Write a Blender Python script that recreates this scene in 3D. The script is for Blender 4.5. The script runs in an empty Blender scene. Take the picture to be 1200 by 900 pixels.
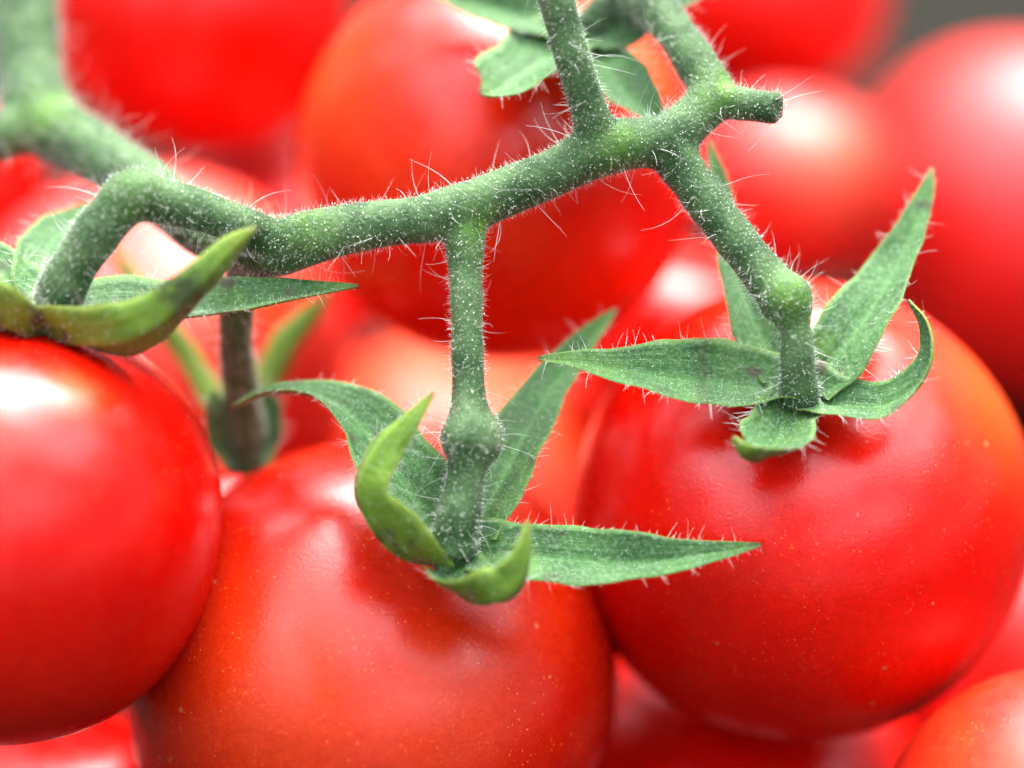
import bpy, bmesh, math, random
import numpy as np
from mathutils import Vector

# ------------------------------------------------------------------ camera, sky, sun, exposure
MM = 0.001                      # everything is laid out in millimetres and stored in metres
PITCH = math.radians(35.0)
ZF = 182.0                      # camera to focus point, mm
PXMM = 15.5                     # photograph pixels per millimetre at the focus distance
FWD = np.array((0.0, math.cos(PITCH), -math.sin(PITCH)))
UP = np.array((0.0, math.sin(PITCH), math.cos(PITCH)))
RT = np.array((1.0, 0.0, 0.0))

scene = bpy.context.scene
col = scene.collection
cam_data = bpy.data.cameras.new("camera")
cam = bpy.data.objects.new("camera", cam_data)
col.objects.link(cam)
cam.location = Vector(-ZF * FWD * MM)
cam.rotation_euler = (math.radians(90) - PITCH, 0, 0)
cam_data.sensor_width = 36.0
cam_data.lens = 36.0 * ZF / (1200 / PXMM)
cam_data.clip_start = 0.01
cam_data.clip_end = 100.0
cam_data.dof.use_dof = True
cam_data.dof.focus_distance = (ZF - 1.0) * MM
cam_data.dof.aperture_fstop = 6.6
scene.camera = cam

SUN_EL, SUN_AZ = math.radians(54), math.radians(15)     # azimuth measured from +Y (away from camera) to +X
world = bpy.data.worlds.new("World")
scene.world = world
world.use_nodes = True
wn, wl = world.node_tree.nodes, world.node_tree.links
bg = wn["Background"]
sky = wn.new("ShaderNodeTexSky")
sky.sky_type = 'NISHITA'
sky.sun_disc = False
sky.sun_elevation = SUN_EL
sky.sun_rotation = SUN_AZ
sky.dust_density = 3.0
hs = wn.new("ShaderNodeHueSaturation")
hs.inputs["Saturation"].default_value = 0.30
wl.new(sky.outputs[0], hs.inputs["Color"])
# broken overcast: the same cloud pattern over the whole sky
tcw = wn.new("ShaderNodeTexCoord")
cl = wn.new("ShaderNodeTexNoise")
cl.inputs["Scale"].default_value = 3.2
cl.inputs["Detail"].default_value = 3.0
wl.new(tcw.outputs["Generated"], cl.inputs["Vector"])
cr = wn.new("ShaderNodeMapRange")
cr.inputs["From Min"].default_value = 0.36
cr.inputs["From Max"].default_value = 0.64
cr.inputs["To Min"].default_value = 0.15
cr.inputs["To Max"].default_value = 2.1
wl.new(cl.outputs["Fac"], cr.inputs["Value"])
# overcast luminance: bright high cloud, dull towards the horizon
sepw = wn.new("ShaderNodeSeparateXYZ")
wl.new(tcw.outputs["Generated"], sepw.inputs[0])
zr = wn.new("ShaderNodeMapRange")
zr.interpolation_type = 'SMOOTHSTEP'
zr.inputs["From Min"].default_value = 0.32
zr.inputs["From Max"].default_value = 0.95
zr.inputs["To Min"].default_value = 0.24
zr.inputs["To Max"].default_value = 3.0
wl.new(sepw.outputs[2], zr.inputs["Value"])
both = wn.new("ShaderNodeMath"); both.operation = 'MULTIPLY'
wl.new(cr.outputs[0], both.inputs[0]); wl.new(zr.outputs[0], both.inputs[1])
mul = wn.new("ShaderNodeVectorMath")
mul.operation = 'SCALE'
wl.new(hs.outputs[0], mul.inputs[0])
wl.new(both.outputs[0], mul.inputs["Scale"])
wl.new(mul.outputs[0], bg.inputs["Color"])
bg.inputs["Strength"].default_value = 0.125

sun_data = bpy.data.lights.new("sun", 'SUN')
sun_data.energy = 0.9
sun_data.angle = math.radians(38)
sun_data.color = (1.0, 0.97, 0.93)
sun = bpy.data.objects.new("sun", sun_data)
col.objects.link(sun)
sd = Vector((math.sin(SUN_AZ) * math.cos(SUN_EL), math.cos(SUN_AZ) * math.cos(SUN_EL), math.sin(SUN_EL)))
sun.rotation_euler = sd.to_track_quat('Z', 'Y').to_euler()
sun.location = sd * 1.0

vs = scene.view_settings
vs.view_transform = 'Standard'
vs.look = 'None'
vs.gamma = 1.0
vs.use_curve_mapping = False
vs.exposure = 1.85
scene.cycles.use_denoising = True
scene.cycles.max_bounces = 6
scene.cycles.use_adaptive_sampling = True
scene.cycles.adaptive_threshold = 0.025

rng = np.random.default_rng(7)

# ------------------------------------------------------------------ helpers
def W(px, py, d=0.0):
    """a point of the place, mm: picture position at d mm behind the focus plane"""
    k = (ZF + d) / ZF / PXMM
    return RT * ((px - 600.0) * k) + UP * ((450.0 - py) * k) + FWD * d

def D(r, u, t):
    """direction from (right, up, towards the camera)"""
    v = RT * r + UP * u - FWD * t
    return v / np.linalg.norm(v)

def cr_spline(pts, n):
    """Catmull-Rom through rows of pts, n samples"""
    p = np.asarray(pts, float)
    p = np.vstack([2 * p[0] - p[1], p, 2 * p[-1] - p[-2]])
    seg = np.linalg.norm(np.diff(p[1:-1, :3], axis=0), axis=1)
    cum = np.concatenate([[0], np.cumsum(seg)])
    out = []
    for s in np.linspace(0, cum[-1], n):
        i = min(max(np.searchsorted(cum, s, side='right') - 1, 0), len(seg) - 1)
        t = (s - cum[i]) / max(seg[i], 1e-9)
        a, b, c, e = p[i], p[i + 1], p[i + 2], p[i + 3]
        out.append(0.5 * (2 * b + (c - a) * t + (2 * a - 5 * b + 4 * c - e) * t * t + (3 * b - a - 3 * c + e) * t ** 3))
    return np.array(out)

def nrm(v):
    return v / np.maximum(np.linalg.norm(v, axis=-1, keepdims=True), 1e-9)

def link(name, mesh, parent=None, origin=None):
    o = bpy.data.objects.new(name, mesh)
    col.objects.link(o)
    if parent is not None:
        o.parent = parent
    elif origin is not None:
        o.location = Vector(np.asarray(origin) * MM)
    return o

def tri_mesh(name, v, f, mat, origin, smooth=True):
    """numpy vertices (mm, world) and faces (list or int array) to a mesh placed relative to origin"""
    me = bpy.data.meshes.new(name)
    v = (np.asarray(v) - origin) * MM
    if isinstance(f, np.ndarray):
        nf, k = f.shape
        me.vertices.add(len(v))
        me.vertices.foreach_set("co", v.astype(np.float32).ravel())
        me.loops.add(nf * k)
        me.loops.foreach_set("vertex_index", f.astype(np.int32).ravel())
        me.polygons.add(nf)
        me.polygons.foreach_set("loop_start", np.arange(0, nf * k, k, dtype=np.int32))
        me.update(calc_edges=True)
        me.validate()
    else:
        me.from_pydata([tuple(x) for x in v], [], f)
    if smooth:
        me.polygons.foreach_set("use_smooth", np.ones(len(me.polygons), dtype=bool))
    for m in (mat if isinstance(mat, (list, tuple)) else [mat]):
        me.materials.append(m)
    return me

# ------------------------------------------------------------------ materials
def new_mat(name):
    m = bpy.data.materials.new(name)
    m.use_nodes = True
    nt = m.node_tree
    return m, nt.nodes, nt.links, nt.nodes["Principled BSDF"]

def coords(n, l, scale):
    tc = n.new("ShaderNodeTexCoord")
    mp = n.new("ShaderNodeMapping")
    mp.inputs["Scale"].default_value = (scale,) * 3
    l.new(tc.outputs["Object"], mp.inputs["Vector"])
    return mp.outputs["Vector"]

def noise(n, l, vec, scale, detail=3.0, rough=0.5):
    t = n.new("ShaderNodeTexNoise")
    t.inputs["Scale"].default_value = scale
    t.inputs["Detail"].default_value = detail
    t.inputs["Roughness"].default_value = rough
    l.new(vec, t.inputs["Vector"])
    return t.outputs["Fac"]

def rangemap(n, l, val, a, b, c=0.0, d=1.0):
    r = n.new("ShaderNodeMapRange")
    for k, x in zip(("From Min", "From Max", "To Min", "To Max"), (a, b, c, d)):
        r.inputs[k].default_value = x
    l.new(val, r.inputs["Value"])
    return r.outputs[0]

def mixc(n, l, fac, a, b):
    m = n.new("ShaderNodeMix")
    m.data_type = 'RGBA'
    for s, x in ((0, fac), (6, a), (7, b)):
        if isinstance(x, (int, float)):
            m.inputs[s].default_value = x
        elif isinstance(x, tuple):
            m.inputs[s].default_value = x + (1.0,)
        else:
            l.new(x, m.inputs[s])
    return m.outputs[2]

def bump(n, l, height, dist, strength=1.0, prev=None):
    b = n.new("ShaderNodeBump")
    b.inputs["Strength"].default_value = strength
    b.inputs["Distance"].default_value = dist * MM
    l.new(height, b.inputs["Height"])
    if prev is not None:
        l.new(prev, b.inputs["Normal"])
    return b.outputs["Normal"]

def tomato_mat(name, deep, light, speck=0.5, rough=0.22, gloss=0.42):
    m, n, l, p = new_mat(name)
    v = coords(n, l, 1000.0)                           # object coordinates in mm
    big = rangemap(n, l, noise(n, l, v, 0.075, 2.0), 0.36, 0.66)
    c = mixc(n, l, big, deep, light)
    fine = rangemap(n, l, noise(n, l, v, 1.3, 2.0, 0.65), 0.3, 0.72, 0.0, 0.5)
    c = mixc(n, l, fine, c, tuple(x * 0.72 for x in deep))
    ba = n.new("ShaderNodeAttribute"); ba.attribute_name = "blush_glow"      # warm highlight glow painted into the colour, with a yellowish shoulder tone
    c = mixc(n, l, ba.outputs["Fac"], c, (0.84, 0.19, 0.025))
    grain = rangemap(n, l, noise(n, l, v, 5.0, 1.0, 0.7), 0.30, 0.70, 0.0, 0.55)
    c = mixc(n, l, grain, c, (deep[0] * 0.84, deep[1] * 0.8 + 0.002, deep[2] * 0.8))
    vo = n.new("ShaderNodeTexVoronoi")
    vo.inputs["Scale"].default_value = 1.9
    vo.inputs["Randomness"].default_value = 1.0
    l.new(v, vo.inputs["Vector"])
    dots = rangemap(n, l, vo.outputs["Distance"], 0.19, 0.08, 0.0, 1.0)
    patch = rangemap(n, l, noise(n, l, v, 0.35, 2.0), 0.42, 0.62)
    mm_ = n.new("ShaderNodeMath"); mm_.operation = 'MULTIPLY'
    l.new(dots, mm_.inputs[0]); l.new(patch, mm_.inputs[1])
    m2 = n.new("ShaderNodeMath"); m2.operation = 'MULTIPLY'
    l.new(mm_.outputs[0], m2.inputs[0]); m2.inputs[1].default_value = speck
    c = mixc(n, l, m2.outputs[0], c, (0.85, 0.22, 0.04))
    vs2 = n.new("ShaderNodeTexVoronoi"); vs2.inputs["Scale"].default_value = 0.21
    wp = n.new("ShaderNodeVectorMath"); wp.operation = 'ADD'
    tn = n.new("ShaderNodeTexNoise"); tn.inputs["Scale"].default_value = 0.9; tn.inputs["Detail"].default_value = 1.0
    l.new(v, tn.inputs["Vector"])
    l.new(v, wp.inputs[0]); l.new(tn.outputs["Color"], wp.inputs[1])
    l.new(wp.outputs[0], vs2.inputs["Vector"])
    c = mixc(n, l, rangemap(n, l, vs2.outputs["Distance"], 0.055, 0.03, 0.0, 0.55), c, (0.60, 0.20, 0.09))
    l.new(c, p.inputs["Base Color"])
    r = rangemap(n, l, noise(n, l, v, 0.5, 2.0), 0.3, 0.7, rough - 0.05, rough + 0.08)
    l.new(r, p.inputs["Roughness"])
    p.inputs["IOR"].default_value = 1.48
    p.inputs["Specular IOR Level"].default_value = gloss
    nb = bump(n, l, noise(n, l, v, 3.4, 2.0, 0.65), 0.045, 0.5)
    l.new(nb, p.inputs["Normal"])
    return m

RED = ((0.66, 0.0010, 0.0006), (0.80, 0.0090, 0.0012))
SCARLET = ((0.68, 0.0030, 0.0008), (0.82, 0.034, 0.003))
ORANGE = ((0.70, 0.008, 0.002), (0.82, 0.050, 0.004))
M_TOM = {
    'red': tomato_mat("tomato_skin_red", *RED, speck=0.45),
    'scarlet': tomato_mat("tomato_skin_scarlet", *SCARLET, speck=0.45),
    'speckled': tomato_mat("tomato_skin_speckled", (0.50, 0.004, 0.0006), (0.64, 0.028, 0.002), speck=0.75, rough=0.26),
    'orange': tomato_mat("tomato_skin_orange", *ORANGE, speck=0.6, rough=0.46),
    'hazy': tomato_mat("tomato_skin_hazy", *RED, speck=0.3, rough=0.44, gloss=0.85),  # red skin with a broad highlight haze built in by extra roughness and gloss
}

def stem_mat():
    m, n, l, p = new_mat("fuzzy_green_stem")
    v = coords(n, l, 1000.0)
    a = rangemap(n, l, noise(n, l, v, 0.35, 4.0, 0.6), 0.34, 0.68)
    c = mixc(n, l, a, (0.017, 0.055, 0.013), (0.092, 0.172, 0.062))
    at = n.new("ShaderNodeAttribute"); at.attribute_name = "joint"
    jm = n.new("ShaderNodeMath"); jm.operation = 'MULTIPLY'
    l.new(at.outputs["Fac"], jm.inputs[0])
    l.new(rangemap(n, l, noise(n, l, v, 0.9, 4.0, 0.7), 0.35, 0.62, 0.1, 1.0), jm.inputs[1])
    c = mixc(n, l, jm.outputs[0], c, (0.11, 0.26, 0.015))
    vo = n.new("ShaderNodeTexVoronoi"); vo.inputs["Scale"].default_value = 3.2
    l.new(v, vo.inputs["Vector"])
    dots = rangemap(n, l, vo.outputs["Distance"], 0.28, 0.12, 0.0, 0.5)
    c = mixc(n, l, dots, c, (0.34, 0.42, 0.30))
    l.new(c, p.inputs["Base Color"])
    p.inputs["Roughness"].default_value = 0.6
    p.inputs["Sheen Weight"].default_value = 0.18
    p.inputs["Sheen Roughness"].default_value = 0.35
    p.inputs["Sheen Tint"].default_value = (0.92, 1.0, 0.94, 1)
    p.inputs["Specular IOR Level"].default_value = 0.2
    nb = bump(n, l, noise(n, l, v, 2.4, 5.0, 0.7), 0.16, 0.7)
    nb = bump(n, l, vo.outputs["Distance"], 0.10, 0.5, nb)
    l.new(nb, p.inputs["Normal"])
    return m

def sepal_mat(name, dark, light, edge, sheen, frost):
    m, n, l, p = new_mat(name)
    v = coords(n, l, 1000.0)
    a = rangemap(n, l, noise(n, l, v, 0.30, 4.0, 0.6), 0.32, 0.68)
    c = mixc(n, l, a, dark, light)
    uv = n.new("ShaderNodeUVMap")
    sep = n.new("ShaderNodeSeparateXYZ")
    l.new(uv.outputs[0], sep.inputs[0])
    # veins run along the sepal: fine streaks stretched lengthwise
    vm = n.new("ShaderNodeMapping")
    vm.inputs["Scale"].default_value = (7.0, 0.9, 1.0)
    l.new(uv.outputs[0], vm.inputs["Vector"])
    streak = rangemap(n, l, noise(n, l, vm.outputs[0], 2.2, 4.0, 0.6), 0.35, 0.68, 0.0, 0.55)
    c = mixc(n, l, streak, c, tuple(x * 1.35 for x in light))
    ab = n.new("ShaderNodeMath"); ab.operation = 'ABSOLUTE'
    sb = n.new("ShaderNodeMath"); sb.operation = 'SUBTRACT'; sb.inputs[1].default_value = 0.5
    l.new(sep.outputs[0], sb.inputs[0]); l.new(sb.outputs[0], ab.inputs[0])
    c = mixc(n, l, rangemap(n, l, ab.outputs[0], 0.43, 0.5, 0.0, 0.75), c, edge)
    c = mixc(n, l, rangemap(n, l, sep.outputs[1], 0.82, 1.0, 0.0, 0.6), c, edge)
    # midrib
    c = mixc(n, l, rangemap(n, l, ab.outputs[0], 0.012, 0.045, 0.55, 0.0), c, tuple(x * 1.9 for x in light))
    # fine pale down on the skin
    fr = rangemap(n, l, noise(n, l, v, 3.2, 3.0, 0.7), 0.46, 0.70, 0.0, frost)
    c = mixc(n, l, fr, c, (0.20, 0.30, 0.18))
    # paler yellowish patches
    yl = rangemap(n, l, noise(n, l, v, 0.17, 3.0, 0.6), 0.52, 0.74, 0.0, 0.55)
    c = mixc(n, l, yl, c, edge)
    # small brown bruises
    br = rangemap(n, l, noise(n, l, v, 0.42, 2.0, 0.5), 0.63, 0.73, 0.0, 0.8)
    c = mixc(n, l, br, c, (0.055, 0.040, 0.030))
    c = mixc(n, l, rangemap(n, l, sep.outputs[1], 0.955, 0.995, 0.0, 0.75), c, (0.10, 0.065, 0.03))
    bz = n.new("ShaderNodeAttribute"); bz.attribute_name = "bruise"
    bm2 = n.new("ShaderNodeMath"); bm2.operation = 'MULTIPLY'
    l.new(bz.outputs["Fac"], bm2.inputs[0])
    l.new(rangemap(n, l, noise(n, l, v, 0.8, 3.0, 0.6), 0.34, 0.52, 0.15, 1.0), bm2.inputs[1])
    c = mixc(n, l, bm2.outputs[0], c, (0.035, 0.045, 0.018))
    l.new(c, p.inputs["Base Color"])
    p.inputs["Roughness"].default_value = 0.55
    p.inputs["Specular IOR Level"].default_value = 0.22
    p.inputs["Sheen Weight"].default_value = sheen
    p.inputs["Sheen Roughness"].default_value = 0.4
    p.inputs["Sheen Tint"].default_value = (0.92, 1.0, 0.95, 1)
    nb = bump(n, l, noise(n, l, v, 1.7, 5.0, 0.65), 0.20, 0.7)
    nb = bump(n, l, streak, 0.16, 0.5, nb)
    l.new(nb, p.inputs["Normal"])
    return m

def hair_mat():
    m, n, l, p = new_mat("white_plant_hair")
    p.inputs["Base Color"].default_value = (0.76, 0.79, 0.70, 1)
    p.inputs["Roughness"].default_value = 0.35
    return m

def dark_mat():
    m, n, l, p = new_mat("dark_ground")
    v = coords(n, l, 1000.0)
    a = noise(n, l, v, 0.05, 5.0, 0.6)
    l.new(mixc(n, l, a, (0.008, 0.008, 0.006), (0.024, 0.023, 0.017)), p.inputs["Base Color"])
    p.inputs["Roughness"].default_value = 0.9
    p.inputs["Specular IOR Level"].default_value = 0.05
    l.new(bump(n, l, a, 1.5, 0.6), p.inputs["Normal"])
    return m

M_STEM = stem_mat()
M_SEP_TOP = sepal_mat("sepal_upper_face", (0.012, 0.056, 0.011), (0.048, 0.135, 0.030), (0.12, 0.23, 0.032), 0.10, 0.60)
M_SEP_LOW = sepal_mat("sepal_lower_face", (0.044, 0.115, 0.006), (0.110, 0.205, 0.012), (0.20, 0.28, 0.030), 0.06, 0.20)
M_HAIR = hair_mat()
M_CUT = new_mat("dry_cut_end")[0]
M_CUT.node_tree.nodes["Principled BSDF"].inputs["Base Color"].default_value = (0.16, 0.19, 0.08, 1)
M_CUT.node_tree.nodes["Principled BSDF"].inputs["Roughness"].default_value = 0.7

# ------------------------------------------------------------------ ground under the heap
GZ = -75.0
gm = bpy.data.meshes.new("ground")
gm.from_pydata([(-20, -20, 0), (20, -20, 0), (20, 20, 0), (-20, 20, 0)], [], [(0, 1, 2, 3)])
gm.materials.append(dark_mat())
ground = link("ground", gm)
ground.location = (0, 0, GZ * MM)
ground["kind"] = "structure"

# ------------------------------------------------------------------ hairs
def hair_mesh(name, pos, nor, length, radius, origin, droop=0.25, K=5):
    """tapering three-sided curved hairs, vectorised"""
    n = len(pos)
    if n == 0:
        pos = np.zeros((0, 3))
    rnd = nrm(rng.normal(size=(n, 3)))
    d0 = nrm(nor + 0.55 * rnd)
    side = nrm(np.cross(d0, rng.normal(size=(n, 3))))
    bi = np.cross(d0, side)
    curl = (rng.uniform(-1, 1, size=(n, 1)) * droop + 0.04)
    ts = np.linspace(0, 1, K)
    rings = []
    kink = rng.uniform(0.3, 0.8, size=(n, 1))
    for t in ts:
        c = pos + d0 * (length[:, None] * t) + side * (curl * length[:, None] * t * t) \
            + bi * (curl * 0.6 * length[:, None] * np.maximum(t - kink, 0) ** 1.5)
        r = (radius[:, None] * (1.0 - 0.75 * t))
        for k in range(3):
            a = 2 * math.pi * k / 3
            rings.append(c + (side * math.cos(a) + bi * math.sin(a)) * r)
    v = np.stack(rings, axis=1).reshape(-1, 3)          # n, K*3
    base = (np.arange(n) * K * 3)[:, None, None]
    q = []
    for s in range(K - 1):
        for k in range(3):
            q.append((s * 3 + k, s * 3 + (k + 1) % 3, (s + 1) * 3 + (k + 1) % 3, (s + 1) * 3 + k))
    f = (np.array(q)[None] + base).reshape(-1, 4)
    return v, f

OCT_V = np.array([(1, 0, 0), (-1, 0, 0), (0, 1, 0), (0, -1, 0), (0, 0, 1), (0, 0, -1)], float)
OCT_F = np.array([(0, 2, 4), (2, 1, 4), (1, 3, 4), (3, 0, 4), (2, 0, 5), (1, 2, 5), (3, 1, 5), (0, 3, 5)])

def gland_mesh(pos, nor, height, radius):
    """tiny stalked gland heads: small octahedra standing just off the surface on a short spike"""
    n = len(pos)
    head = pos + nor * height[:, None]
    v = head[:, None, :] + OCT_V[None] * radius[:, None, None]
    f = (OCT_F[None] + (np.arange(n) * 6)[:, None, None]).reshape(-1, 3)
    return v.reshape(-1, 3), f

def make_hair_object(name, parent, origin, long_sets, glands):
    vs_, fs_, off = [], [], 0
    for v, f in long_sets:
        vs_.append(v)
        f3 = np.vstack([f[:, [0, 1, 2]], f[:, [0, 2, 3]]]) + off
        fs_.append(f3); off += len(v)
    if glands is not None:
        v, f = glands
        vs_.append(v); fs_.append(f + off); off += len(v)
    me = tri_mesh(name, np.vstack(vs_), np.vstack(fs_), M_HAIR, origin)
    o = link(name, me, parent)
    o["kind"] = "stuff"
    return o

def sample_tris(v, tris, count):
    a, b, c = v[tris[:, 0]], v[tris[:, 1]], v[tris[:, 2]]
    cr_ = np.cross(b - a, c - a)
    ar = np.linalg.norm(cr_, axis=1) * 0.5
    idx = rng.choice(len(tris), size=count, p=ar / ar.sum())
    u = rng.random((count, 1)); w = rng.random((count, 1))
    fl = (u + w) > 1
    u = np.where(fl, 1 - u, u); w = np.where(fl, 1 - w, w)
    return a[idx] + (b[idx] - a[idx]) * u + (c[idx] - a[idx]) * w, nrm(cr_[idx])

# ------------------------------------------------------------------ tomatoes
TOMATO = {}

def fruit_surface(c, R, aspect, axis, seed, nu=96, nv=64, dimple=0.07):
    """a cherry tomato: slightly flattened, dimpled at the stalk, gently lobed"""
    r_ = np.random.default_rng(seed)
    axis = axis / np.linalg.norm(axis)
    ref = np.array((0.3, 0.2, 1.0)) if abs(axis[2]) < 0.9 else np.array((1.0, 0.1, 0))
    e1 = nrm(np.cross(axis, ref)); e2 = np.cross(axis, e1)
    ph = r_.uniform(0, 6.28, 6); am = r_.uniform(0.3, 1.0, 6) * 0.013
    verts, faces = [], []
    for j in range(nv + 1):
        th = math.pi * j / nv
        for i in range(nu):
            f = 2 * math.pi * i / nu
            s = math.sin(th)
            lob = am[0] * math.cos(2 * f + ph[0]) + am[1] * math.cos(3 * f + ph[1]) + 0.7 * am[2] * math.cos(5 * f + ph[2])
            lob += am[3] * math.cos(2 * th + f + ph[3]) * 1.3
            rad = R * (s ** 0.94) * (1 + lob * s)
            z = R * aspect * math.copysign(abs(math.cos(th)) ** 0.97, math.cos(th))
            z -= R * dimple * math.exp(-(s / 0.42) ** 2) * (1 if th < math.pi / 2 else 0)
            z += R * 0.03 * math.exp(-(s / 0.25) ** 2) * (1 if th > math.pi / 2 else 0)
            verts.append(c + e1 * (rad * math.cos(f)) + e2 * (rad * math.sin(f)) + axis * z)
    for j in range(nv):
        for i in range(nu):
            k = (i + 1) % nu
            faces.append((j * nu + i, (j + 1) * nu + i, (j + 1) * nu + k, j * nu + k))
    return np.array(verts), np.array(faces)

def tomato(key, px, py, d, rpx, axis, skin, label, aspect=0.93, seed=1, blush_glow=()):
    R = rpx / PXMM * (ZF + d) / ZF
    c = W(px, py, d)
    ax = D(*axis)
    v, f = fruit_surface(c, R, aspect, ax, seed)
    base = np.array((c[0], c[1], v[:, 2].min()))
    root = bpy.data.objects.new("tomato", None)
    root.empty_display_size = 0.005
    col.objects.link(root)
    root.location = Vector(base * MM)
    root["label"] = label
    root["category"] = "tomato"
    root["group"] = "ripe tomatoes in the heap"
    me = tri_mesh("fruit", v, f, M_TOM[skin], base)
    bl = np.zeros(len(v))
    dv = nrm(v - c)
    for bd, wd, st in blush_glow:
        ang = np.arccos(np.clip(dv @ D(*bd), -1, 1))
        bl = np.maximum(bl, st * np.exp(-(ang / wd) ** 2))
    me.attributes.new("blush_glow", 'FLOAT', 'POINT').data.foreach_set("value", bl.astype(np.float32))
    link("fruit", me, root)
    TOMATO[key] = dict(root=root, c=c, R=R, ax=ax, base=base, aspect=aspect)
    return root

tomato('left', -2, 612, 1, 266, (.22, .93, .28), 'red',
       "big red tomato cut by the left edge, curled sepals and bent stalk on top", seed=3, blush_glow=[((.45, .6, .65), .13, .35), ((-.1, .5, .85), .35, .12)], aspect=0.95)
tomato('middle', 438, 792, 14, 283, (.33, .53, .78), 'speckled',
       "speckled red tomato at bottom centre below the straight vertical stalk", seed=5, blush_glow=[((-.3, .1, .95), .45, .14), ((.25, 0, .95), .4, .12)])
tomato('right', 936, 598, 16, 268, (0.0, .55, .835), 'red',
       "large round red tomato at right under a five-pointed star of sepals", seed=8, blush_glow=[((.78, .5, .35), .38, .5), ((.1, .8, .5), .5, .2)], aspect=0.95)
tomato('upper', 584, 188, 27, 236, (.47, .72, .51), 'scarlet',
       "red tomato behind the forked vine at top centre, partly hidden by its stem", seed=11, blush_glow=[((-.85, .35, .4), .4, .32), ((.6, .5, .6), .4, .5)], aspect=0.97)
tomato('upper_left', 235, 15, 70, 182, (.1, .9, .3), 'red',
       "blurred red tomato behind the thick blurred stem at top left", seed=13)
tomato('mid_left', 175, 428, 46, 238, (-.2, .6, .6), 'hazy',
       "pale shiny blurred tomato behind the bent stalk at the left", seed=17, blush_glow=[((.5, .5, .7), .6, .4)])
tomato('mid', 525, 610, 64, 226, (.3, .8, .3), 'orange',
       "blurred orange red tomato behind the straight vertical stalk, above the speckled tomato", seed=19, blush_glow=[((0, .75, .6), .7, .35)])
tomato('stalked', 272, 628, 30, 92, (.12, .98, .15), 'red',
       "small shaded tomato with dark stalk and sepals, deep behind the left tomato", seed=23)
tomato('back_small', 930, 218, 88, 124, (.2, .9, .3), 'hazy',
       "small blurred tomato with white highlight behind the cut stub", seed=29, blush_glow=[((.2, .2, .95), .6, .4)])
tomato('back_top', 888, -5, 128, 146, (0, .9, -.2), 'red',
       "blurred deep red tomato at the top edge, right of the vine", seed=31)
tomato('back_right', 1226, 262, 112, 240, (.1, .95, .1), 'hazy',
       "large blurred pinkish tomato at the right edge below the dark gap", seed=37)
tomato('low_right', 1246, 1000, 2, 220, (.2, .8, .5), 'orange',
       "orange red tomato in the bottom right corner", seed=41)
tomato('low_pink', 1235, 772, 52, 190, (.2, .9, .2), 'hazy',
       "small sliver of tomato at right edge between round tomato and corner tomato", seed=43)
tomato('low_mid', 850, 972, 38, 250, (.1, .9, .3), 'red',
       "tomato at bottom edge seen between speckled tomato and round right tomato", seed=47)
tomato('low_left', 75, 1002, 26, 184, (.0, .9, .4), 'red',
       "dark red tomato at bottom left corner underneath the left tomato", seed=53)
tomato('far_left', -60, 225, 66, 118, (.0, .9, .3), 'red',
       "blurred tomato cut by the left edge just under the thick stem", seed=59)

tomato('gap_fork', 795, 415, 58, 136, (.2, .9, .3), 'scarlet',
       "blurred tomato with pale highlight seen between the upper tomato and the right tomato's sepals", seed=61)
tomato('gap_left', 318, 300, 84, 150, (-.2, .9, .3), 'hazy',
       "dim blurred tomato low in the notch between the two upper left tomatoes", seed=67)

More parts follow.
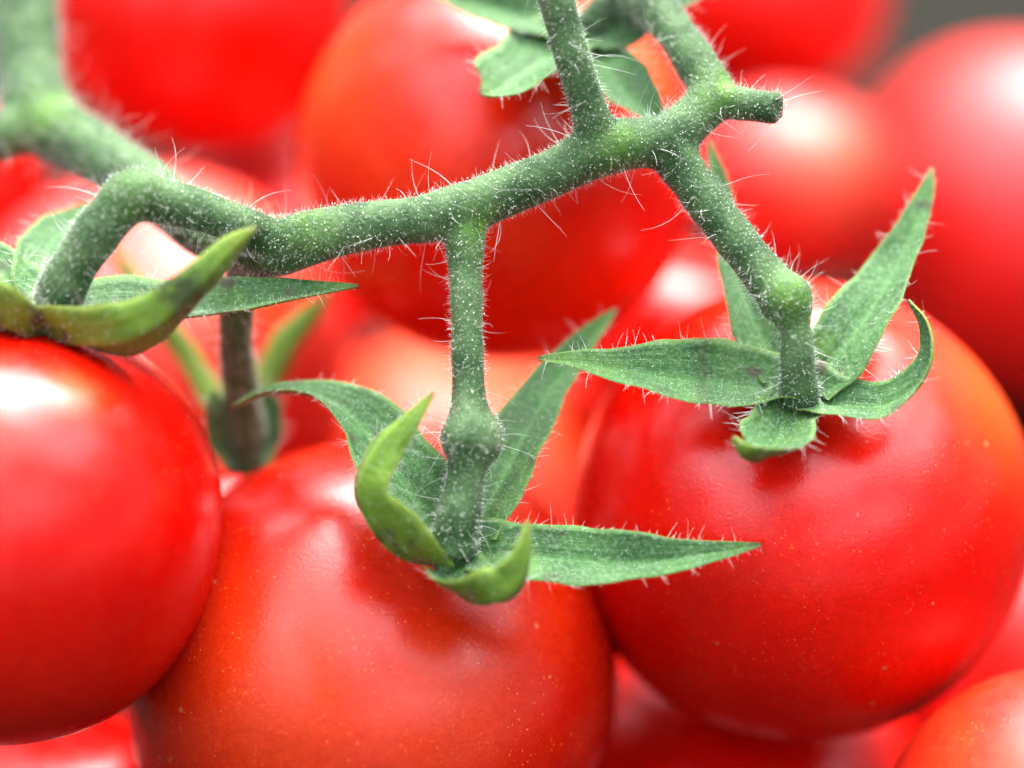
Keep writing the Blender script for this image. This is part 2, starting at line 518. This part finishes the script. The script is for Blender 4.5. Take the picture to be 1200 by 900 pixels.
# ------------------------------------------------------------------ calyxes
def sepal(key, calyx, ctrl, hairs=True, bruise=None):
    """ctrl rows: px, py, d, full width in px, upper-face normal (right, up, towards)"""
    info = TOMATO[key]
    rows = []
    for px, py, d, w, nr in ctrl:
        rows.append(np.concatenate([W(px, py, d), [w / PXMM * (ZF + d) / ZF], D(*nr)]))
    rows[0][3] *= 1.28
    n = 30
    s = cr_spline(rows, n)
    cpt, wid, nn = s[:, :3], np.maximum(s[:, 3], 0.10), nrm(s[:, 4:7])
    tan = nrm(np.gradient(cpt, axis=0))
    side = nrm(np.cross(tan, nn))
    nn = np.cross(side, tan)
    M = 11
    us = np.linspace(-1, 1, M)
    ph = rng.uniform(0, 6.28, 4)
    top, bot, uvs = [], [], []
    for i in range(n):
        t = i / (n - 1)
        w = wid[i] * 0.5
        for u in us:
            wav = 1 + 0.075 * math.sin(9 * t + ph[0] + (1.7 if u > 0 else 0)) + 0.045 * math.sin(23 * t + ph[1] + 2 * u) + 0.02 * math.sin(47 * t + ph[2] + 3 * u)
            lift = w * (0.40 * u * u - 0.17 * math.exp(-(u / 0.15) ** 2)) + 0.11 * w * math.sin(7 * t + ph[2]) * u \
                + 0.09 * w * math.sin(13 * t + ph[3]) * abs(u)
            q = cpt[i] + side[i] * (u * w * wav) + nn[i] * lift
            th = 0.30 * (1 - 0.85 * u ** 4) * (1 - 0.5 * t) + 0.035 + 0.16 * math.exp(-(u / 0.18) ** 2) * (1 - t)
            top.append(q)
            bot.append(q - nn[i] * th)
            uvs.append(((u + 1) / 2, t))
    v = np.array(top + bot)
    N = n * M
    ft, fb = [], []
    for i in range(n - 1):
        for k in range(M - 1):
            a, b, c, d_ = i * M + k, i * M + k + 1, (i + 1) * M + k + 1, (i + 1) * M + k
            ft.append((a, b, c, d_))
            fb.append((N + d_, N + c, N + b, N + a))
        for k, fl in ((0, True), (M - 1, False)):
            a, d_ = i * M + k, (i + 1) * M + k
            q = (a, d_, N + d_, N + a)
            fb.append(q if fl else q[::-1])
    for k in range(M - 1):
        a, b = (n - 1) * M + k, (n - 1) * M + k + 1
        fb.append((a, b, N + b, N + a))
    faces = ft + fb
    me = tri_mesh("sepal", v, faces, [M_SEP_TOP, M_SEP_LOW], info['base'])
    idx = np.zeros(len(faces), dtype=np.int32); idx[len(ft):] = 1
    me.polygons.foreach_set("material_index", idx)
    if bruise:
        tt = np.array([q[1] for q in uvs + uvs])
        me.attributes.new("bruise", 'FLOAT', 'POINT').data.foreach_set(
            "value", np.exp(-((tt - bruise[0]) / bruise[1]) ** 4).astype(np.float32) * bruise[2])
    uvl = me.uv_layers.new(name="UVMap")
    uvall = uvs + uvs
    for lp in me.loops:
        uvl.data[lp.index].uv = uvall[lp.vertex_index]
    bm = bmesh.new(); bm.from_mesh(me); bmesh.ops.recalc_face_normals(bm, faces=bm.faces); bm.to_mesh(me); bm.free()
    so = link("sepal", me, calyx)
    if bruise and bruise[2] > 0.8:
        so["label"] = "yellow green curled sepal with a dark brown band"
    if hairs:
        # along both edges and sparsely over the faces
        e = []
        en = []
        for k, sg in ((0, -1), (M - 1, 1)):
            for _ in range(30):
                t = rng.uniform(0.12, 0.97) * (n - 1); i = int(t); fr = t - i
                j = min(i + 1, n - 1)
                e.append(v[i * M + k] * (1 - fr) + v[j * M + k] * fr)
                en.append(side[i] * sg + 0.4 * tan[i] + 0.3 * nn[i])
        tr = np.array([(a, b, c) for a, b, c, d_ in ft] + [(a, c, d_) for a, b, c, d_ in ft])
        trb = np.array([(a, b, c) for a, b, c, d_ in fb] + [(a, c, d_) for a, b, c, d_ in fb])
        edge = hair_mesh("h", np.array(e), nrm(np.array(en)), 0.25 + 1.5 * rng.random(len(e)) ** 2,
                         rng.uniform(0.012, 0.021, len(e)), info['base'])
        area = float((wid * np.linalg.norm(np.gradient(cpt, axis=0), axis=1)).sum())
        p1, n1 = sample_tris(v, np.vstack([tr, trb]), int(area * 3.6) + 8)
        fuzz = hair_mesh("h", p1, n1, 0.12 + 0.5 * rng.random(len(p1)) ** 2, rng.uniform(0.008, 0.015, len(p1)), info['base'], K=3)
        p2, n2 = sample_tris(v, np.vstack([tr, trb]), int(area * 5.5))
        gl = gland_mesh(p2, n2, rng.uniform(0.0, 0.12, len(p2)), 0.015 + 0.04 * rng.random(len(p2)) ** 2)
        return [edge, fuzz], gl
    return [], None

BRUISE = {('left', 1): (0.66, 0.075, 0.9), ('middle', 2): (0.45, 0.06, 0.35), ('right', 0): (0.35, 0.03, 0.5)}

def calyx(key, centre, rad_px, nrm_dir, sepals, hairs=True):
    info = TOMATO[key]
    px, py, d = centre
    c = W(px, py, d)
    ax = D(*nrm_dir)
    R = rad_px / PXMM
    e1 = nrm(np.cross(ax, np.array((0.2, 1.0, 0.3)))); e2 = np.cross(ax, e1)
    verts, faces, uvs = [], [], []
    nu, nv = 40, 7
    for j in range(nv):
        rr = R * (j + 0.02) / (nv - 1)
        for i in range(nu):
            f = 2 * math.pi * i / nu
            k = 0.82 + 0.06 * math.cos(5 * f + 0.5)
            h = -0.10 * R * (rr / R) ** 2 + 0.12 * R * math.exp(-(rr / R / 0.5) ** 2)
            verts.append(c + (e1 * math.cos(f) + e2 * math.sin(f)) * rr * k + ax * h)
    for j in range(nv - 1):
        for i in range(nu):
            k = (i + 1) % nu
            faces.append((j * nu + i, (j + 1) * nu + i, (j + 1) * nu + k, j * nu + k))
    o0 = len(verts)
    for i in range(nu):
        f = 2 * math.pi * i / nu
        verts.append(c + (e1 * math.cos(f) + e2 * math.sin(f)) * R * 0.7 - ax * 0.12 * R)
    for i in range(nu):
        k = (i + 1) % nu
        faces.append(((nv - 1) * nu + i, o0 + i, o0 + k, (nv - 1) * nu + k))
    me = tri_mesh("calyx", np.array(verts), faces, M_SEP_TOP, info['base'])
    me.uv_layers.new(name="UVMap")
    for dd in me.uv_layers[0].data:
        dd.uv = (0.5, 0.2)
    cal = link("calyx", me, info['root'])
    ls, gv, gf, off = [], [], [], 0
    for k, sp in enumerate(sepals):
        l_, g = sepal(key, cal, sp, hairs, BRUISE.get((key, k)))
        ls += l_
        if g is not None:
            gv.append(g[0]); gf.append(g[1] + off); off += len(g[0])
    if ls:
        make_hair_object("hair", cal, info['base'], ls, (np.vstack(gv), np.vstack(gf)))
    return cal

# calyx of the right tomato: an open five-pointed star
calyx('right', (935, 458, 1.0), 44, (0, .6, .8), [
    [(925, 456, .6, 62, (0, .7, .7)), (870, 449, .2, 92, (0, .62, .78)), (800, 441, -.4, 80, (0.05, .55, .83)),
     (730, 432, -1.0, 54, (0.05, .5, .86)), (675, 424, -1.2, 26, (0, .5, .86)), (630, 420, -1.4, 5, (0, .5, .86))],
    [(945, 450, .8, 66, (-.35, .3, .88)), (985, 408, 1.2, 84, (-.45, .2, .87)), (1030, 345, 2.6, 70, (-.5, .15, .85)),
     (1062, 285, 4.4, 46, (-.5, .1, .86)), (1083, 235, 5.6, 25, (-.5, .1, .86)), (1092, 196, 6.4, 4, (-.5, .1, .86))],
    [(945, 464, .2, 66, (0, .65, .75)), (985, 471, -.8, 66, (-.05, .6, .8)), (1030, 473, -1.8, 58, (-.2, .62, .75)),
     (1068, 455, -2.6, 44, (-.68, .5, .5)), (1088, 420, -2.8, 32, (-.93, .1, .3)), (1084, 380, -2.2, 20, (-.9, -.25, .3)),
     (1064, 352, -1.4, 4, (-.8, -.5, .3))],
    [(932, 462, .2, 46, (0, .7, .7)), (921, 492, -1.6, 74, (.05, .72, .7)), (910, 516, -3.4, 86, (.1, .8, .58)),
     (893, 532, -5.0, 64, (.3, .93, .05)), (873, 531, -5.6, 38, (.65, .65, -.3)), (859, 512, -5.4, 8, (.85, .1, -.4))],
    [(920, 440, 1.6, 56, (.1, .35, .93)), (893, 395, 2.8, 66, (.15, .2, .96)), (868, 335, 4.8, 50, (.2, .1, .97)),
     (852, 275, 6.6, 36, (.2, .05, .97)), (841, 215, 8.2, 22, (.2, 0, .98)), (832, 165, 9.2, 4, (.2, 0, .98))],
])

# calyx of the speckled tomato at bottom centre
calyx('middle', (534, 644, -1.2), 42, (.2, .6, .78), [
    [(515, 632, -1.4, 70, (.35, .55, .75)), (488, 585, -1.0, 104, (.35, .5, .8)), (452, 530, .2, 94, (.3, .55, .78)),
     (415, 487, 1.6, 72, (.15, .75, .65)), (368, 460, 2.8, 40, (0, .9, .45)), (315, 458, 3.8, 26, (-.2, .9, .35)),
     (270, 478, 4.2, 8, (-.5, .8, .3))],
    [(512, 652, -2.5, 60, (.1, .8, .5)), (470, 640, -4.2, 84, (.35, .85, -.3)), (439, 608, -5.4, 80, (.6, .45, -.66)),
     (428, 570, -5.8, 70, (.72, .15, -.68)), (446, 525, -5.8, 54, (.65, -.1, -.75)), (478, 490, -5.6, 32, (.65, -.35, -.6)),
     (508, 460, -5.4, 5, (.65, -.4, -.6))],
    [(552, 628, -.8, 60, (-.25, .4, .88)), (578, 575, 1.0, 84, (-.35, .25, .9)), (612, 510, 3.4, 76, (-.35, .2, .9)),
     (645, 455, 5.6, 54, (-.35, .2, .9)), (685, 403, 7.6, 32, (-.35, .2, .9)), (722, 362, 8.8, 5, (-.35, .2, .9))],
    [(550, 648, -1.8, 62, (0, .6, .8)), (610, 650, -2.4, 78, (0, .5, .86)), (680, 655, -3.0, 72, (.05, .45, .9)),
     (745, 658, -3.4, 58, (.05, .45, .9)), (820, 650, -3.6, 34, (.05, .5, .86)), (892, 638, -3.6, 5, (.05, .5, .86))],
    [(526, 668, -3.0, 60, (0, .85, .3)), (545, 690, -5.0, 76, (-.1, .95, -.2)), (576, 698, -6.8, 74, (-.3, .7, -.65)),
     (603, 682, -7.2, 56, (-.6, .45, -.66)), (615, 648, -7.2, 36, (-.8, .2, -.55)), (618, 610, -7.0, 6, (-.95, 0, -.3))],
])

# calyx of the left tomato
calyx('left', (62, 372, -1.0), 46, (.15, .85, .5), [
    [(75, 366, -1.0, 66, (0, .85, .53)), (140, 362, -.9, 92, (0, .84, .55)), (215, 361, -.8, 80, (0, .84, .55)),
     (290, 354, -.6, 62, (0, .84, .55)), (355, 343, -.4, 40, (0, .84, .55)), (420, 335, -.2, 5, (0, .75, .66))],
    [(50, 380, -2.4, 60, (0, .9, .1)), (95, 394, -5.0, 72, (-.05, .8, -.6)), (150, 392, -7.0, 78, (-.2, .55, -.8)),
     (200, 364, -7.6, 62, (-.35, .45, -.82)), (240, 325, -7.6, 46, (-.45, .3, -.85)), (272, 291, -7.2, 29, (-.5, .25, -.85)),
     (301, 266, -7.0, 6, (-.55, .3, -.75))],
    [(52, 382, -2.4, 56, (.05, .9, .1)), (22, 380, -5.0, 70, (.1, .75, -.65)), (-15, 358, -6.4, 64, (.4, .6, -.6)),
     (-50, 320, -7.0, 36, (.6, .5, -.6)), (-70, 280, -7.0, 6, (.8, .4, -.4))],
    [(58, 352, -.4, 50, (0, .5, .85)), (46, 318, 2, 66, (.1, .75, .66)), (58, 285, 5, 58, (.1, .78, .62)),
     (85, 258, 8, 38, (.1, .75, .65)), (105, 236, 10, 6, (.1, .7, .7))],
    [(44, 358, -.8, 56, (.2, .6, .75)), (14, 332, .6, 66, (.2, .8, .57)), (-12, 305, 2, 54, (.2, .8, .57)),
     (-40, 285, .2, 6, (.2, .5, .85))],
])

# calyx of the upper tomato, behind the fork
calyx('upper', (688, 32, 12), 46, (.3, .6, .72), [
    [(672, 30, 11.4, 50, (.1, .5, .85)), (630, 20, 10.4, 74, (0, .45, .88)), (575, 4, 10.0, 62, (0, .4, .9)), (520, -8, 10.0, 30, (0, .4, .9)),
     (470, -20, 10.0, 5, (0, .4, .9))],
    [(672, 44, 10.6, 56, (-.1, .5, .85)), (636, 66, 7.6, 94, (-.1, .65, .75)), (600, 92, 5.2, 92, (0, .72, .7)), (578, 108, 4.0, 62, (.3, .85, .4)),
     (563, 108, 3.4, 14, (.7, .6, .3))],
    [(694, 48, 10.4, 46, (.1, .45, .9)), (715, 84, 8.2, 64, (.1, .4, .9)), (744, 116, 6.2, 56, (.15, .4, .9)), (768, 136, 5.2, 30, (.15, .4, .9)),
     (788, 148, 5.0, 5, (.2, .4, .9))],
    [(700, 40, 11.2, 46, (.1, .5, .85)), (728, 40, 10.4, 60, (.1, .5, .85)), (755, 28, 10.2, 34, (.1, .5, .85)), (785, 8, 10.4, 26, (.1, .5, .85)),
     (835, -12, 11.0, 5, (.1, .5, .85))],
])

# shaded calyx in the gap behind the left tomato
calyx('stalked', (288, 542, 16), 40, (.1, .9, .4), [
    [(280, 535, 15.0, 40, (.3, .5, .8)), (262, 515, 13.0, 46, (.4, .3, .85)), (254, 485, 12.0, 34, (.4, .2, .9)), (250, 455, 12.0, 5, (.4, .1, .9))],
    [(300, 535, 15.5, 40, (-.4, .3, .85)), (318, 505, 15.0, 44, (-.5, .1, .85)), (318, 475, 15.0, 30, (-.5, 0, .85)), (308, 450, 15.0, 5, (-.5, 0, .85))],
    [(292, 520, 19.0, 40, (-.4, .4, -.8)), (312, 455, 21.0, 48, (-.5, .4, -.75)), (340, 405, 22.0, 44, (-.5, .3, -.8)), (368, 368, 23.0, 26, (-.5, .3, -.8)),
     (390, 340, 24.0, 5, (-.5, .3, -.8))],
    [(272, 525, 18.0, 40, (.5, .3, -.8)), (215, 420, 21.0, 40, (.5, .3, -.8)), (160, 345, 23.0, 34, (.6, .3, -.7)), (138, 305, 24.0, 22, (.6, .3, -.7)), (126, 280, 24.0, 5, (.6, .3, -.7))],
], hairs=True)

# ------------------------------------------------------------------ the vine: one continuous skin, split into its parts
PARTS = [
    ("main_stem", [(26, -70, 21, 41.4), (30, 20, 19, 40.3), (36, 90, 17, 40.3), (52, 142, 15, 43.6), (110, 178, 12, 37.1), (180, 225, 8.5, 34.8),
                   (250, 276, 5.5, 32.6), (310, 292, 2.6, 34.8), (362, 279, 0, 34.9), (400, 270, 0, 30.5), (450, 262, 0, 29.4), (500, 256, 0, 29.4),
                   (548, 243, 0, 32.7), (600, 222, 0, 29.4), (650, 202, 0, 29.4), (705, 174, 0, 33.8), (745, 168, .5, 31.6), (785, 166, 1, 34.9)]),
    ("side_arm", [(48, 140, 15, 36), (10, 158, 14, 31), (-40, 170, 14, 29), (-90, 175, 14, 29)]),
    ("fruit_stalk", [(330, 286, 1.5, 28), (280, 264, -1, 25), (230, 245, -2, 26), (190, 236, -3, 28), (156, 229, -3.4, 33), (128, 255, -3.6, 30),
                     (100, 292, -3.6, 29), (78, 328, -3.4, 29), (66, 360, -2.4, 32)]),
    ("fruit_stalk", [(548, 248, 0, 28), (545, 290, -.5, 24), (546, 340, -1, 20.5), (548, 420, -1.5, 20.5), (550, 475, -2, 23), (552, 500, -2.2, 37),
                     (552, 521, -2.4, 39), (548, 545, -2.6, 25), (543, 575, -2.7, 25), (536, 612, -2.7, 28), (531, 645, -2.2, 31)]),
    ("fruit_stalk", [(780, 166, 1, 31), (800, 198, .8, 27), (832, 242, .2, 26), (868, 288, -.6, 26), (900, 328, -1.2, 27), (921, 352, -1.8, 34),
                     (931, 380, -2, 21), (934, 400, -1.9, 20.5), (935, 430, -1.6, 21.5), (936, 450, -1, 24), (936, 464, -.2, 27)]),
    ("fruit_stalk", [(705, 174, 0, 29), (693, 138, -1, 24), (676, 85, -2, 22), (660, 30, -2.5, 22), (645, -30, -3, 22), (632, -80, -3, 22)]),
    ("fruit_stalk", [(783, 166, 1, 30), (808, 142, 1.5, 29), (834, 112, 2.5, 29), (815, 74, 3.5, 26), (788, 34, 5.5, 25), (758, 0, 8, 27),
                     (736, -6, 10, 24), (712, 6, 11.5, 20), (696, 24, 12, 22), (690, 36, 12, 24)]),
    ("stub", [(832, 115, 2.5, 26), (858, 120, 1.2, 21.5), (885, 124, 0, 20), (912, 127, -1, 20)]),
    ("fruit_stalk", [(300, 294, 4, 26), (282, 335, 6, 22), (276, 390, 8, 21), (280, 440, 11, 21.5), (286, 500, 14, 24), (289, 545, 16, 29)]),
]
JOINTS = [(160, 238, -3.4, 26), (368, 278, -.5, 26), (566, 268, -1, 26), (722, 172, -1, 24), (845, 112, 1.5, 26), (925, 350, -3, 26), (60, 140, 13, 34)]

def tube_bm(bm, samples, nseg=20):
    c, r = samples[:, :3], samples[:, 3]
    tan = nrm(np.gradient(c, axis=0))
    ref = np.array((0.3, -0.8, 0.5))
    rings = []
    for i in range(len(c)):
        e1 = nrm(np.cross(tan[i], ref)); e2 = np.cross(tan[i], e1)
        rings.append([bm.verts.new(c[i] + (e1 * math.cos(a) + e2 * math.sin(a)) * r[i])
                      for a in np.linspace(0, 2 * math.pi, nseg, endpoint=False)])
    for i in range(len(c) - 1):
        for k in range(nseg):
            q = (k + 1) % nseg
            bm.faces.new((rings[i][k], rings[i][q], rings[i + 1][q], rings[i + 1][k]))
    bm.faces.new(rings[0][::-1]); bm.faces.new(rings[-1])

def build_vine():
    bm = bmesh.new()
    samp_c, samp_r, samp_p = [], [], []
    for pi, (nm, pts) in enumerate(PARTS):
        rows = np.array([np.concatenate([W(x, y, d), [r / PXMM * (ZF + d) / ZF]]) for x, y, d, r in pts])
        s = cr_spline(rows, max(12, 7 * len(pts)))
        # natural unevenness of the girth
        s[:, 3] *= 0.965 + 0.025 * np.sin(np.arange(len(s)) * 0.55 + pi) + rng.normal(0, 0.008, len(s))
        tube_bm(bm, s)
        samp_c.append(s[:, :3]); samp_r.append(s[:, 3]); samp_p += [pi] * len(s)
    bmesh.ops.recalc_face_normals(bm, faces=bm.faces)
    tmp = bpy.data.meshes.new("tmp_vine")
    bm.to_mesh(tmp); bm.free()
    to = bpy.data.objects.new("tmp_vine", tmp)
    col.objects.link(to)
    m = to.modifiers.new("remesh", 'REMESH'); m.mode = 'VOXEL'; m.voxel_size = 0.28
    sm = to.modifiers.new("smooth", 'SMOOTH'); sm.factor = 0.5; sm.iterations = 6
    dg = bpy.context.evaluated_depsgraph_get()
    ev = to.evaluated_get(dg).to_mesh()
    v = np.empty(len(ev.vertices) * 3, np.float32); ev.vertices.foreach_get("co", v); v = v.reshape(-1, 3).astype(float)
    vn = np.empty(len(ev.vertices) * 3, np.float32); ev.vertices.foreach_get("normal", vn); vn = vn.reshape(-1, 3).astype(float)
    faces = np.array([tuple(p.vertices) for p in ev.polygons if len(p.vertices) == 4])
    to.evaluated_get(dg).to_mesh_clear()
    bpy.data.objects.remove(to, do_unlink=True)
    bpy.data.meshes.remove(tmp)
    sc_, sr, sp = np.vstack(samp_c), np.concatenate(samp_r), np.array(samp_p)
    fc = v[faces].mean(axis=1)
    part = np.empty(len(fc), int)
    for a in range(0, len(fc), 4000):
        dd = np.linalg.norm(fc[a:a + 4000, None] - sc_[None], axis=2) / sr[None]
        part[a:a + 4000] = sp[dd.argmin(axis=1)]
    jn = np.zeros(len(v))
    for x, y, d, r in JOINTS:
        rr = r / PXMM
        jn = np.maximum(jn, np.exp(-(np.linalg.norm(v - W(x, y, d), axis=1) / rr) ** 2 * 0.9))
    base = W(362, 279, 0)
    root = bpy.data.objects.new("tomato_vine", None)
    root.empty_display_size = 0.005
    col.objects.link(root)
    root.location = Vector(base * MM)
    root["label"] = "hairy green forked vine stem running across the tomatoes"
    root["category"] = "vine"
    for pi, (nm, pts) in enumerate(PARTS):
        fs = faces[part == pi]
        if len(fs) == 0:
            continue
        used, inv = np.unique(fs, return_inverse=True)
        f2 = inv.reshape(fs.shape)
        v2, n2, j2 = v[used], vn[used], jn[used]
        me = tri_mesh(nm, v2, f2, M_STEM, base)
        at = me.attributes.new("joint", 'FLOAT', 'POINT')
        at.data.foreach_set("value", j2.astype(np.float32))
        me.normals_split_custom_set_from_vertices([tuple(x) for x in n2])
        o = link(nm, me, root)
        if nm == "stub":
            o["label"] = "short blunt broken-off stub"
        elif pi == 8:
            o["label"] = "dark shaded stalk going down behind the flat sepal"
        tris = np.vstack([f2[:, [0, 1, 2]], f2[:, [0, 2, 3]]])
        a, b, c = v2[tris[:, 0]], v2[tris[:, 1]], v2[tris[:, 2]]
        area = float(np.linalg.norm(np.cross(b - a, c - a), axis=1).sum() * 0.5)
        p0, q0 = sample_tris(v2, tris, int(area * 0.50))
        L = 0.5 + 3.3 * rng.random(len(p0)) ** 2.0
        long_ = hair_mesh("h", p0, q0, L, rng.uniform(0.014, 0.025, len(p0)), base, droop=0.55, K=6)
        p1, q1 = sample_tris(v2, tris, int(area * 9.0))
        short = hair_mesh("h", p1, q1, 0.12 + 0.6 * rng.random(len(p1)) ** 2, rng.uniform(0.007, 0.012, len(p1)), base, K=3)
        p2, q2 = sample_tris(v2, tris, int(area * 6.5))
        dens = 0.5 + 0.5 * np.sin(p2[:, 0] * 1.1 + 2 * np.sin(p2[:, 2] * 0.9)) * np.sin(p2[:, 1] * 1.3 + p2[:, 2] * 0.7)
        keep = rng.random(len(p2)) < 0.30 + 0.62 * dens
        p2, q2 = p2[keep], q2[keep]
        gl = gland_mesh(p2, q2, rng.uniform(0.02, 0.25, len(p2)), 0.020 + 0.056 * rng.random(len(p2)) ** 1.6)
        make_hair_object("hair", o, base, [long_, short], gl)
    return root

build_vine()
